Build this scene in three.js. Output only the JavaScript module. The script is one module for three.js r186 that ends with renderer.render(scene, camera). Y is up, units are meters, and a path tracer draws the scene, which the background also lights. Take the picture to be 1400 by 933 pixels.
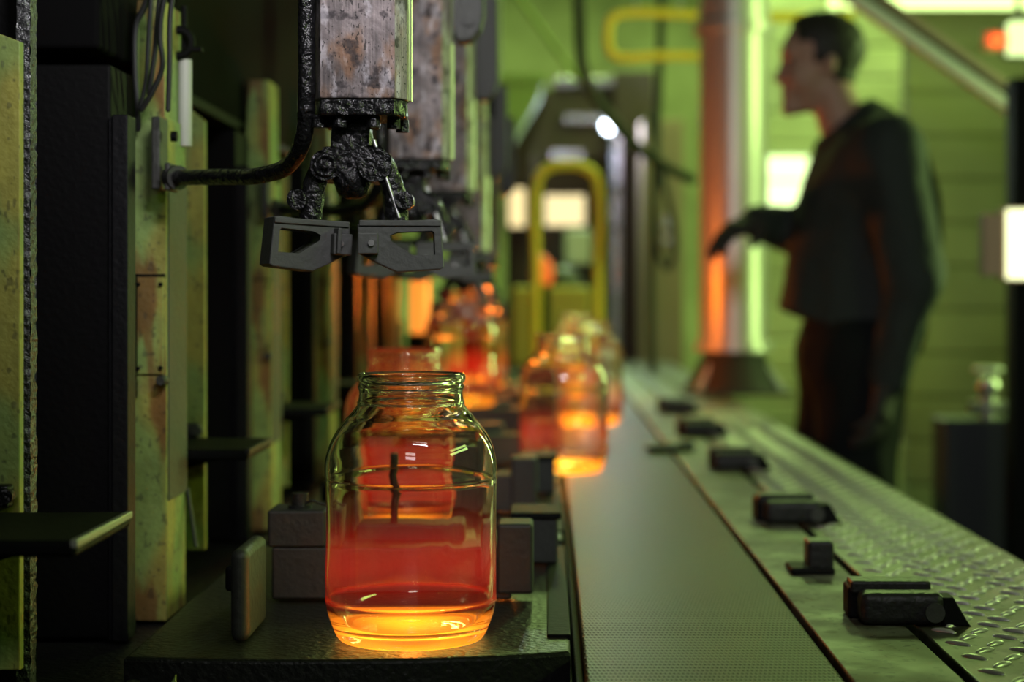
import * as THREE from 'three';
import { RoundedBoxGeometry } from 'three/addons/geometries/RoundedBoxGeometry.js';
import { mergeGeometries } from 'three/addons/utils/BufferGeometryUtils.js';
import { RectAreaLightUniformsLib } from 'three/addons/lights/RectAreaLightUniformsLib.js';

// ---------------------------------------------------------------- camera, light, exposure
const scene = new THREE.Scene();
scene.background = new THREE.Color(0, 0, 0);
const EYE = 1.03, F = 2500, CX = 748, CY = 400;           // eye height; lens in pixels; vanishing point of the conveyor
const camera = new THREE.PerspectiveCamera(2 * Math.atan(466.5 / F) * 180 / Math.PI, 1400 / 933, 0.05, 60);
camera.position.set(0, EYE, 0);
camera.setViewOffset(1400, 933, 700 - CX, 466.5 - CY, 1400, 933);
camera.focus = 1.6;
camera.userData.fStop = 3.6 * 0; // set below once the focal length is known
camera.updateProjectionMatrix();
camera.userData.fStop = camera.getFocalLength() / 1000 / 0.0172;   // a 17 mm wide aperture
const renderer = new THREE.WebGLRenderer({ antialias: true });
renderer.toneMapping = THREE.LinearToneMapping;
renderer.toneMappingExposure = 1.0;
renderer.shadowMap.enabled = true;
RectAreaLightUniformsLib.init();

const GREEN = new THREE.Color().setRGB(0.62, 1.0, 0.27);    // mercury lamps of the hall
const COOL = new THREE.Color().setRGB(0.95, 0.92, 0.97);     // the cool white lamp over the aisle
const HOT = new THREE.Color().setRGB(1.0, 0.2, 0.02);       // hot glass and moulds
// fittings: centre, size along x and z, turn of the fitting's face, colour, radiance of the light, glow of the tube
const LAMPS = [
  { at: [2.3, 1.95, -1.0], size: [0.2, 1.5], light: 14, glow: 4, tilt: 1.3, color: GREEN, label: 'long green mercury lamp hung over the near end of the walkway' },
  { at: [2.4, 1.55, -4.95], size: [0.16, 1.5], light: 60, glow: 4, tilt: Math.PI / 2, pitch: Math.PI / 2, color: GREEN, label: 'upright green mercury strip lamp on a post behind the worker' },
  { at: [1.3, 3.4, -7.7], size: [0.3, 1.4], light: 50, glow: 4, tilt: 0, color: GREEN, label: 'long green mercury ceiling lamp before the siding partition' },
  { at: [0.2, 3.5, -10.6], size: [0.3, 2.4], light: 42, glow: 4, tilt: 0, color: GREEN, label: 'long green mercury ceiling lamp at the far end of the hall' },
  { at: [-1.4, 3.5, -9.9], size: [0.3, 2.4], light: 30, glow: 4, tilt: 0, color: GREEN, label: 'long green mercury ceiling lamp behind the moulding machine' },
  { at: [-0.05, 2.3, 1.6], size: [0.8, 0.3], light: 8, glow: 3, tilt: 0, pitch: 0.95, color: COOL, label: 'wide cool white hall lamp tipped towards the near jar' },
  { at: [0.16, 1.72, -0.72], size: [0.4, 0.14], light: 100, glow: 3, tilt: 0, pitch: 1.25, visor: true, color: COOL, label: 'small cool white work lamp hung before the near gripper' },
];

// ---------------------------------------------------------------- helpers
let seed = 7;
const rnd = () => { seed = (seed * 1664525 + 1013904223) >>> 0; return seed / 4294967296; };
const V = (x, y, z) => new THREE.Vector3(x, y, z);
const P = (px, py, d) => V((px - CX) * d / F, EYE - (py - CY) * d / F, -d);   // a point of the plan, measured on the photograph at distance d
const X = (px, d) => (px - CX) * d / F, Y = (py, d) => EYE - (py - CY) * d / F;
const used = new Map();
function numbered(name) { const n = used.get(name) ?? 0; used.set(name, n + 1); return n ? `${name}_${String(n).padStart(3, '0')}` : name; }
function tag(o, label, category, group) { o.userData = { label, category, kind: 'thing' }; if (group) o.userData.group = group; return o; }
function thing(name, label, category, at = [0, 0, 0], group) {
  const o = new THREE.Group(); o.name = numbered(name); scene.add(o); o.position.set(...at);
  return tag(o, label, category, group);
}
function metreUV(g) {                                       // uv in metres from the plane each face looks along
  g = g.index ? g.toNonIndexed() : g;
  const p = g.attributes.position, uv = new Float32Array(p.count * 2), a = V(), b = V(), c = V(), n = V();
  for (let i = 0; i < p.count; i += 3) {
    a.fromBufferAttribute(p, i); b.fromBufferAttribute(p, i + 1); c.fromBufferAttribute(p, i + 2);
    n.copy(b).sub(a).cross(c.clone().sub(a));
    const ax = Math.abs(n.x), ay = Math.abs(n.y), az = Math.abs(n.z);
    [a, b, c].forEach((q, k) => {
      const [u, v] = ax > ay && ax > az ? [q.z, q.y] : ay > az ? [q.x, q.z] : [q.x, q.y];
      uv[(i + k) * 2] = u; uv[(i + k) * 2 + 1] = v;
    });
  }
  g.setAttribute('uv', new THREE.BufferAttribute(uv, 2));
  for (const k of Object.keys(g.attributes)) if (!['position', 'normal', 'uv'].includes(k)) g.deleteAttribute(k);
  return g;
}
function obj(name, geos, material, parent = scene) {
  const list = [].concat(geos).map((g) => metreUV(g));
  const g = list.length > 1 ? mergeGeometries(list) : list[0];
  const m = new THREE.Mesh(g, material); m.castShadow = m.receiveShadow = true;
  m.name = parent === scene ? numbered(name) : name; parent.add(m); return m;
}
function struct(name, geos, material) { const m = obj(name, geos, material); m.userData.kind = 'structure'; return m; }
function raw(name, g, material, parent = scene) {            // keeps its own uv
  const m = new THREE.Mesh(g, material); m.castShadow = m.receiveShadow = true;
  m.name = parent === scene ? numbered(name) : name; parent.add(m); return m;
}
const box = (x0, x1, y0, y1, z0, z1, r = 0) => {
  const w = Math.abs(x1 - x0), h = Math.abs(y1 - y0), d = Math.abs(z1 - z0);
  const g = r ? new RoundedBoxGeometry(w, h, d, 2, Math.min(r, w / 2.1, h / 2.1, d / 2.1)) : new THREE.BoxGeometry(w, h, d);
  return g.translate((x0 + x1) / 2, (y0 + y1) / 2, (z0 + z1) / 2);
};
const tube = (pts, r, seg = 40, sides = 10) => new THREE.TubeGeometry(new THREE.CatmullRomCurve3(pts), seg, r, sides);
function capped(pts, r, seg = 40, sides = 10) {
  const caps = [pts[0], pts[pts.length - 1]].map((p) => new THREE.SphereGeometry(r, sides, 6).translate(p.x, p.y, p.z));
  return [tube(pts, r, seg, sides), ...caps];
}
function rod(a, b, r, sides = 14) {
  const d = b.clone().sub(a), g = new THREE.CylinderGeometry(r, r, d.length(), sides);
  g.applyQuaternion(new THREE.Quaternion().setFromUnitVectors(V(0, 1, 0), d.clone().normalize()));
  return g.translate((a.x + b.x) / 2, (a.y + b.y) / 2, (a.z + b.z) / 2);
}
const cylY = (x, y0, y1, z, r0, r1 = r0, s = 32) => new THREE.CylinderGeometry(r1, r0, y1 - y0, s).translate(x, (y0 + y1) / 2, z);
const cylZ = (x, y, z0, z1, r, s = 24) => new THREE.CylinderGeometry(r, r, Math.abs(z1 - z0), s).rotateX(Math.PI / 2).translate(x, y, (z0 + z1) / 2);
const cylX = (x0, x1, y, z, r, s = 24) => new THREE.CylinderGeometry(r, r, Math.abs(x1 - x0), s).rotateZ(Math.PI / 2).translate((x0 + x1) / 2, y, z);
function prism(points, depth, bevel = 0.0015, holes = []) {   // outline in x,y; extruded towards -z
  const s = new THREE.Shape(points.map((p) => new THREE.Vector2(...p)));
  for (const h of holes) s.holes.push(new THREE.Path(h.map((p) => new THREE.Vector2(...p))));
  return new THREE.ExtrudeGeometry(s, { depth: depth - 2 * bevel, bevelEnabled: bevel > 0, bevelSize: bevel, bevelThickness: bevel, bevelSegments: 2, bevelOffset: -bevel, steps: 1 }).translate(0, 0, -depth + bevel);
}
const hexBolt = (x, y, z, r, h) => [new THREE.CylinderGeometry(r, r, h, 6).translate(x, y + h / 2, z), cylY(x, y - 0.001, y + h * 0.25, z, r * 1.35, r * 1.35, 16)];
function roughen(g, amount, size, s = 1) {                   // gives a cast or tarred skin real relief
  g = g.index ? g.toNonIndexed() : g; const p = g.attributes.position, n = g.attributes.normal;
  for (let i = 0; i < p.count; i++) {
    const x = p.getX(i), y = p.getY(i), z = p.getZ(i), k = (noise3(x / size + s * 9, y / size, z / size) - 0.5) * 2 * amount;
    p.setXYZ(i, x + n.getX(i) * k, y + n.getY(i) * k, z + n.getZ(i) * k);
  }
  return g;
}
// value noise
const hash3 = (x, y, z) => { let h = Math.imul(x | 0, 374761393) ^ Math.imul(y | 0, 668265263) ^ Math.imul(z | 0, 2147483647 - 1640531535); h = Math.imul(h ^ (h >>> 13), 1274126177); return ((h ^ (h >>> 16)) >>> 0) / 4294967296; };
const sm = (t) => t * t * (3 - 2 * t), mix = (a, b, t) => a + (b - a) * t, clamp = (x, a = 0, b = 1) => Math.min(b, Math.max(a, x));
const step = (a, b, x) => sm(clamp((x - a) / (b - a)));
function noise3(x, y, z) {
  const ix = Math.floor(x), iy = Math.floor(y), iz = Math.floor(z), u = sm(x - ix), v = sm(y - iy), w = sm(z - iz);
  const q = (dz) => mix(mix(hash3(ix, iy, iz + dz), hash3(ix + 1, iy, iz + dz), u), mix(hash3(ix, iy + 1, iz + dz), hash3(ix + 1, iy + 1, iz + dz), u), v);
  return mix(q(0), q(1), w);
}
// tiling 2-D noise: u, v in 0..1, n cells
function tile(u, v, n, m, s) {
  const x = u * n, y = v * m, ix = Math.floor(x), iy = Math.floor(y), a = sm(x - ix), b = sm(y - iy), w = (i, k) => ((i % k) + k) % k;
  const h = (i, j) => hash3(w(i, n), w(j, m), s);
  return mix(mix(h(ix, iy), h(ix + 1, iy), a), mix(h(ix, iy + 1), h(ix + 1, iy + 1), a), b);
}
const fbm = (u, v, n, m, s, o = 4) => { let t = 0, a = 0.5, k = 0; for (let i = 0; i < o; i++) { t += a * tile(u, v, n << i, m << i, s + i); k += a; a *= 0.5; } return t / k; };
function texture(size, metres, srgb, f) {                     // f(u, v) -> [r, g, b] 0..1
  const d = new Uint8Array(size * size * 4);
  for (let j = 0; j < size; j++) for (let i = 0; i < size; i++) {
    const c = f(i / size, j / size), o = (j * size + i) * 4;
    d[o] = clamp(c[0]) * 255; d[o + 1] = clamp(c[1]) * 255; d[o + 2] = clamp(c[2]) * 255; d[o + 3] = 255;
  }
  const t = new THREE.DataTexture(d, size, size); t.wrapS = t.wrapT = THREE.RepeatWrapping; t.magFilter = THREE.LinearFilter; t.minFilter = THREE.LinearMipmapLinearFilter; t.generateMipmaps = true;
  if (srgb) t.colorSpace = THREE.SRGBColorSpace;
  const [mu, mv] = [].concat(metres, metres); t.repeat.set(1 / mu, 1 / mv); t.needsUpdate = true; return t;
}
const grey = (x) => [x, x, x];
const mat = (o) => new THREE.MeshPhysicalMaterial(o);
const lin = (r, g, b) => new THREE.Color().setRGB(r, g, b);

// ---------------------------------------------------------------- materials
const T = {
  lumps: texture(512, 0.05, false, (u, v) => grey(Math.pow(fbm(u, v, 10, 10, 3, 5), 1.5))),
  grain: texture(512, 0.12, false, (u, v) => grey(fbm(u, v, 24, 24, 11, 4))),
  paint: texture(512, [0.24, 0.34], true, (u, v) => {        // worn pale green paint: rust runs, yellowed patches, grime flecks
    const rust = step(0.56, 0.72, fbm(u, v, 9, 3, 21, 4)), yellow = step(0.4, 0.66, fbm(u, v, 5, 3, 31, 3)), fleck = step(0.7, 0.78, fbm(u, v, 50, 50, 41, 2)), soft = 0.9 + 0.2 * fbm(u, v, 16, 16, 51, 3);
    let c = [0.50, 0.60, 0.33];
    c = c.map((x, i) => mix(x, [0.66, 0.60, 0.26][i], yellow * 0.75)); c = c.map((x, i) => mix(x, [0.46, 0.29, 0.13][i], rust * 0.75)); c = c.map((x, i) => mix(x, [0.12, 0.12, 0.1][i], fleck * 0.3));
    return c.map((x) => x * soft);
  }),
  worn: texture(1024, [0.13, 0.17], true, (u, v) => {         // scratched, heat-stained steel
    const streak = fbm(u, v, 120, 4, 61, 3), blot = fbm(u, v, 7, 7, 71, 6), rust = step(0.48, 0.75, fbm(u, v, 6, 4, 81, 5)), dark = step(0.56, 0.74, fbm(u, v, 10, 14, 91, 6)), pale = step(0.56, 0.76, fbm(u, v, 14, 9, 95, 6)), dot = step(0.72, 0.8, fbm(u, v, 90, 60, 97, 2));
    let c = [0.60, 0.55, 0.55].map((x) => x * (0.8 + 0.35 * (streak - 0.5) + 0.7 * (blot - 0.5)));
    c = c.map((x, i) => mix(x, [0.55, 0.36, 0.22][i], rust * 0.6)); c = c.map((x, i) => mix(x, [0.15, 0.13, 0.14][i], dark * 0.7)); c = c.map((x, i) => mix(x, [0.84, 0.82, 0.85][i], pale * 0.55));
    return c.map((x) => x * (1 - 0.5 * dot));
  }),
  wornRough: texture(256, [0.11, 0.15], false, (u, v) => grey(0.36 + 0.4 * fbm(u, v, 8, 8, 91, 4))),
  belt: texture(256, [0.0148, 0.048], false, (u, v) => {      // staggered round perforations
    let d = 9; for (let a = -1; a <= 5; a++) for (let b = -1; b <= 5; b++) { const cx = (a + (b & 1) * 0.5) / 4, cy = b / 4; d = Math.min(d, Math.hypot(u - cx, (v - cy) * 1.0) * 4); }
    return grey(step(0.22, 0.4, d));
  }),
  beltHoles: texture(256, [0.0148, 0.048], true, (u, v) => {
    let d = 9; for (let a = -1; a <= 5; a++) for (let b = -1; b <= 5; b++) { const cx = (a + (b & 1) * 0.5) / 4, cy = b / 4; d = Math.min(d, Math.hypot(u - cx, (v - cy) * 1.0) * 4); }
    const k = step(0.24, 0.36, d), n = 0.85 + 0.3 * fbm(u, v, 6, 6, 15, 3); return [0.2, 0.195, 0.17].map((x) => mix(0.03, x * n, k));
  }),
  plateWear: texture(512, 0.4, true, (u, v) => { const a = fbm(u, v, 8, 8, 35, 5), s = step(0.55, 0.7, fbm(u, v, 14, 14, 45, 4)), sp = step(0.72, 0.78, fbm(u, v, 60, 60, 47, 2)); const c = 0.5 + 0.28 * a; return [c - 0.2 * s - 0.3 * sp, c - 0.22 * s - 0.3 * sp, c * 0.95 - 0.26 * s - 0.3 * sp]; }),
  plateRough: texture(256, 0.4, false, (u, v) => grey(0.25 + 0.5 * fbm(u, v, 8, 8, 35, 5))),
  boards: texture(128, [1.2, 0.16], false, (u, v) => grey(step(0, 0.1, v) * step(1, 0.9, v))),
  concrete: texture(256, 1.1, true, (u, v) => grey(0.22 + 0.25 * fbm(u, v, 8, 8, 55, 5))),
  wallWear: texture(256, [2.2, 1.8], true, (u, v) => { const a = fbm(u, v, 5, 5, 65, 5); return [0.5 + 0.35 * a, 0.5 + 0.35 * a, 0.4 + 0.3 * a]; }),
  cloth: texture(256, 0.02, false, (u, v) => grey(0.5 + 0.25 * Math.sin(u * 50.265) * Math.sin(v * 50.265) + 0.3 * (fbm(u, v, 8, 8, 75, 3) - 0.5))),
  folds: texture(256, 0.5, false, (u, v) => grey(fbm(u, v, 5, 3, 85, 4))),
};
const M = {
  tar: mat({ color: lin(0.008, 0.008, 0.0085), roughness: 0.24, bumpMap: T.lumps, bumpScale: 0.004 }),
  black: mat({ color: lin(0.004, 0.004, 0.004), roughness: 0.6, specularIntensity: 0.2, bumpMap: T.lumps, bumpScale: 0.0004 }),
  matt: mat({ color: lin(0.004, 0.004, 0.004), roughness: 0.9, specularIntensity: 0.1 }),
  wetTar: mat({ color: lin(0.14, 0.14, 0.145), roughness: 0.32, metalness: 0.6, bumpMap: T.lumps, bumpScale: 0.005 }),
  angle: mat({ color: lin(0.008, 0.008, 0.009), roughness: 0.45, specularIntensity: 0.35, bumpMap: T.grain, bumpScale: 0.0006 }),
  iron: mat({ color: lin(0.016, 0.016, 0.015), roughness: 0.42, specularIntensity: 0.6, metalness: 0, bumpMap: T.grain, bumpScale: 0.0012 }),
  block: mat({ color: lin(0.016, 0.0165, 0.0145), roughness: 0.6, bumpMap: T.grain, bumpScale: 0.0006 }),
  jaw: mat({ color: lin(0.06, 0.062, 0.056), roughness: 0.55, bumpMap: T.grain, bumpScale: 0.0005 }),
  worn: mat({ map: T.worn, roughness: 1, roughnessMap: T.wornRough, metalness: 0.3, bumpMap: T.grain, bumpScale: 0.0004 }),
  paint: mat({ map: T.paint, roughness: 0.55, bumpMap: T.grain, bumpScale: 0.0007 }),
  greyPaint: mat({ color: lin(0.05, 0.05, 0.046), roughness: 0.6, bumpMap: T.grain, bumpScale: 0.0008 }),
  pale: mat({ color: lin(0.55, 0.55, 0.52), roughness: 0.45 }),
  steel: mat({ color: lin(0.5, 0.5, 0.48), roughness: 0.3, metalness: 0.9 }),
  rubber: mat({ color: lin(0.015, 0.016, 0.015), roughness: 0.45 }),
  greyArm: mat({ color: lin(0.045, 0.046, 0.04), roughness: 0.5, metalness: 0.3, bumpMap: T.grain, bumpScale: 0.0006 }),
  belt: mat({ map: T.beltHoles, roughness: 0.4, metalness: 0, specularIntensity: 0.15, bumpMap: T.belt, bumpScale: 0.0015 }),
  strip: mat({ map: T.plateWear, color: lin(0.3, 0.3, 0.245), roughness: 1, roughnessMap: T.plateRough, metalness: 0.2, specularIntensity: 0.6 }),
  tread: mat({ map: T.plateWear, color: lin(0.22, 0.21, 0.165), roughness: 0.8, roughnessMap: T.plateRough, metalness: 0.35, specularIntensity: 0.6 }),
  bar: mat({ color: lin(0.6, 0.59, 0.54), roughness: 0.3, metalness: 0.55 }),
  duct: mat({ color: lin(0.62, 0.6, 0.56), roughness: 0.4, metalness: 0.5 }),
  ductDark: mat({ color: lin(0.05, 0.05, 0.045), roughness: 0.5, metalness: 0.4 }),
  wall: mat({ map: T.wallWear, color: lin(0.75, 0.75, 0.7), roughness: 0.85 }),
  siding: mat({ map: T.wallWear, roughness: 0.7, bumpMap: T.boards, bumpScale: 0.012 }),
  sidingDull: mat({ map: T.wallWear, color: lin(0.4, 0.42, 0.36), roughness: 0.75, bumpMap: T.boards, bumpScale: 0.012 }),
  concrete: mat({ map: T.concrete, roughness: 0.8 }),
  ceiling: mat({ color: lin(0.2, 0.2, 0.19), roughness: 0.9 }),
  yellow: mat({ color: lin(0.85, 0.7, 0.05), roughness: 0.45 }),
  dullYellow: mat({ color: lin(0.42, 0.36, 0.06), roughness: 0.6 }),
  khaki: mat({ color: lin(0.30, 0.21, 0.17), roughness: 0.7 }),
  brown: mat({ color: lin(0.07, 0.042, 0.04), roughness: 0.6 }),
  tan: mat({ color: lin(0.55, 0.38, 0.24), roughness: 0.6 }),
  blue: mat({ color: lin(0.02, 0.06, 0.2), roughness: 0.5 }),
  darkBlue: mat({ color: lin(0.02, 0.025, 0.03), roughness: 0.5 }),
  greenPaint: mat({ color: lin(0.3, 0.42, 0.12), roughness: 0.6 }),
  violet: mat({ color: lin(0.6, 0.56, 0.7), roughness: 0.25, metalness: 0.8 }),
  jacket: mat({ color: lin(0.03, 0.038, 0.035), roughness: 0.75, specularIntensity: 0.35, bumpMap: T.folds, bumpScale: 0.02 }),
  trousers: mat({ color: lin(0.01, 0.012, 0.012), roughness: 0.85, specularIntensity: 0.3, bumpMap: T.folds, bumpScale: 0.015 }),
  boot: mat({ color: lin(0.012, 0.011, 0.01), roughness: 0.5 }),
  glove: mat({ color: lin(0.03, 0.028, 0.025), roughness: 0.8 }),
  skin: mat({ color: lin(0.42, 0.25, 0.18), roughness: 0.55 }),
  hair: mat({ color: lin(0.018, 0.015, 0.012), roughness: 0.6 }),
  eye: mat({ color: lin(0.1, 0.09, 0.08), roughness: 0.2 }),
};
const glow = (r, g, b, k = 1) => mat({ color: lin(0.05, 0.05, 0.05), emissive: lin(r, g, b), emissiveIntensity: k, roughness: 0.5 });

// ---------------------------------------------------------------- the hall
const HX0 = -2.6, HX1 = 3.1, HZ0 = 2.6, HZ1 = -13, HY = 3.9, W = 0.2;
struct('floor', box(HX0 - W, HX1 + W, -W, 0, HZ1 - W, HZ0 + W), M.concrete);
struct('ceiling', box(HX0 - W, HX1 + W, HY, HY + W, HZ1 - W, HZ0 + W), M.ceiling);
struct('wall_left', box(HX0 - W, HX0, 0, HY, HZ1 - W, HZ0 + W), M.concrete);
struct('wall_right', box(HX1, HX1 + W, 0, HY, HZ1 - W, HZ0 + W), M.wall);
struct('wall_back', box(HX0, HX1, 0, HY, HZ1 - W, HZ1), M.wall);
struct('wall_front', box(HX0, HX1, 0, HY, HZ0, HZ0 + W), M.concrete);
struct('wall_partition', box(0.98, 2.05, 0, HY, -9.15, -9.0), M.siding);
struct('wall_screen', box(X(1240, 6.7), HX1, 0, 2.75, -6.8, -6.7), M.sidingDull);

for (const l of LAMPS) {
  const o = thing('ceiling_lamp', l.label, 'lamp', l.at), [w, d] = l.size, turn = new THREE.Euler(l.pitch ?? 0, 0, -l.tilt), down = V(0, -0.02, 0).applyEuler(turn);
  const h = obj('housing', box(-w / 2 - 0.03, w / 2 + 0.03, 0, 0.09, -d / 2 - 0.03, d / 2 + 0.03, 0.01), M.greyPaint, o); h.rotation.copy(turn);
  const g = obj('tube', box(-w / 2, w / 2, -0.012, -0.002, -d / 2, d / 2), glow(l.color.r, l.color.g, l.color.b, l.glow), o); g.rotation.copy(turn);
  if (l.pitch > 1.3) obj('post', box(0.06, 0.11, -l.at[1], 0.8, -0.03, 0.03, 0.004), M.greyPaint, o);
  else for (const s of [-1, 1]) obj('hanger', rod(V(0, 0.05, s * d * 0.35), V(0, HY - l.at[1], s * d * 0.35), 0.006), M.steel, o);
  if (l.visor) { const g = new THREE.BoxGeometry(0.62, 0.004, 0.27).rotateX(Math.atan2(0.105, 0.244)); obj('visor', g.translate(0, -0.167, -0.05), M.black, o); for (const q of [-0.3, 0.3]) obj('visor_arm', rod(V(q, 0.03, 0), V(q, -0.167, -0.05), 0.005), M.steel, o); }
  const a = new THREE.RectAreaLight(l.color, l.light, w, d); a.name = 'lamp_light';
  a.position.copy(down); o.add(a); o.updateMatrixWorld(true);
  a.rotation.set(-Math.PI / 2, 0, 0); a.quaternion.premultiply(new THREE.Quaternion().setFromEuler(turn));
}

// ---------------------------------------------------------------- deck: bed, belt, strip, tread plate
const DECK = 0.72, END = -8.2, NEAR = -1.1;
{
  const t = thing('machine_bed', 'dark machine bed under the jars and the belt, standing on the floor', 'machine bed');
  obj('bed_frame', box(-1.0, 0.535, 0, 0.63, END, NEAR + 0.25), M.matt, t);
  obj('base_plate', box(-1.0, 0.024, 0.63, 0.684, END, NEAR + 0.2, 0.004), M.iron, t);
  obj('side_skirt', box(0.53, 0.54, 0.3, 0.695, END, NEAR + 0.2), M.black, t);
  obj('belt_slider', box(0.024, 0.53, 0.63, 0.699, END, NEAR + 0.2, 0.002), M.black, t);
}
tag(obj('conveyor_belt', box(0.031, 0.239, 0.701, 0.719, END + 0.05, NEAR + 0.2, 0.003), M.belt), 'perforated dark steel conveyor belt running away beside the jars', 'conveyor');
tag(obj('steel_strip', box(0.243, 0.331, 0.701, 0.722, END + 0.02, NEAR + 0.2, 0.002), M.strip), 'smooth greenish steel strip between the belt and the tread plate', 'steel strip');
{
  const t = thing('tread_plate', 'patterned steel tread plate along the edge of the walkway', 'tread plate');
  obj('plate', box(0.341, 0.545, 0.7, 0.722, END, NEAR + 0.2, 0.002), M.tread, t);
    const g = metreUV(new THREE.SphereGeometry(1, 10, 6, 0, Math.PI * 2, 0, Math.PI / 2).scale(0.0135, 0.0036, 0.0038));
  const rest = []; let n = 0;
  for (let r = 0; r < 110; r++) for (let c = 0; c < 6; c++) {
    const z = -1.42 - r * 0.03, x = 0.36 + c * 0.0325 + (r & 1) * 0.016, a = (c + r) & 1 ? 0.75 : -0.75;
    if (x > 0.535) continue;
    if (n < 300) { const m = raw('raised_bar', g, M.bar, t); m.position.set(x, 0.7215, z); m.rotation.y = a + (rnd() - 0.5) * 0.1; n++; }
    else rest.push(g.clone().rotateY(a).translate(x, 0.7215, z));
  }
  const m = raw('far_raised_bars', mergeGeometries(rest), M.bar, t); m.userData.kind = 'stuff';
}
// hold-down clamps on the gap between strip and tread plate
{
  const make = () => {
    const t = new THREE.Group();
    obj('clamp_block', box(-0.055, 0.022, 0, 0.03, -0.018, 0.018, 0.008), M.iron, t);
    obj('top_bar', box(-0.06, 0.015, 0.024, 0.036, -0.05, -0.016, 0.003), M.iron, t);
    obj('wedge', prism([[0.02, 0], [0.046, 0], [0.043, 0.004], [0.03, 0.026], [0.02, 0.026]], 0.03, 0.0015).translate(0, 0, 0.015), M.black, t);
    obj('pivot_pin', cylZ(0.012, 0.013, 0.0175, 0.022, 0.009), M.greyArm, t);
    obj('back_plate', box(-0.062, -0.035, 0, 0.03, -0.06, -0.02, 0.003), M.black, t);
    return t;
  };
  const proto = make(), where = [['nearest', 1.7], ['second', 2.44], ['third', 3.18], ['fourth', 3.92], ['fifth', 4.66]];
  where.forEach(([w, d], i) => {
    const t = i ? proto.clone() : proto; t.name = numbered('hold_down_clamp'); scene.add(t); t.position.set(0.345, 0.7225, -d); t.rotation.y = (i % 2 ? 0.06 : -0.03);
    tag(t, `black iron hold-down clamp across the strip gap, ${w} in its row from the near jar`, 'clamp', 'hold-down clamps beside the belt');
  });
  const stop = thing('stop_block', 'small upright dark stop block on the strip behind the nearest clamp', 'block', [0.296, 0.7215, -2.02], '');
  obj('block_body', box(-0.01, 0.018, 0, 0.036, -0.02, 0.02, 0.004), M.iron, stop);
  obj('block_foot', box(-0.03, 0.018, 0, 0.008, -0.025, 0.03, 0.003), M.black, stop);
  const lug = thing('cable_loop', 'dark bent wire loop lying on the strip beside the fourth clamp', 'wire loop', [0.235, 0.722, -3.55], '');
  obj('loop', new THREE.TorusGeometry(0.03, 0.006, 8, 28).scale(1.3, 1, 1).rotateX(Math.PI / 2).translate(0, 0.006, 0), M.rubber, lug);
  obj('clip', box(0.02, 0.05, 0, 0.02, -0.01, 0.01, 0.003), M.iron, lug);
}

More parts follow.
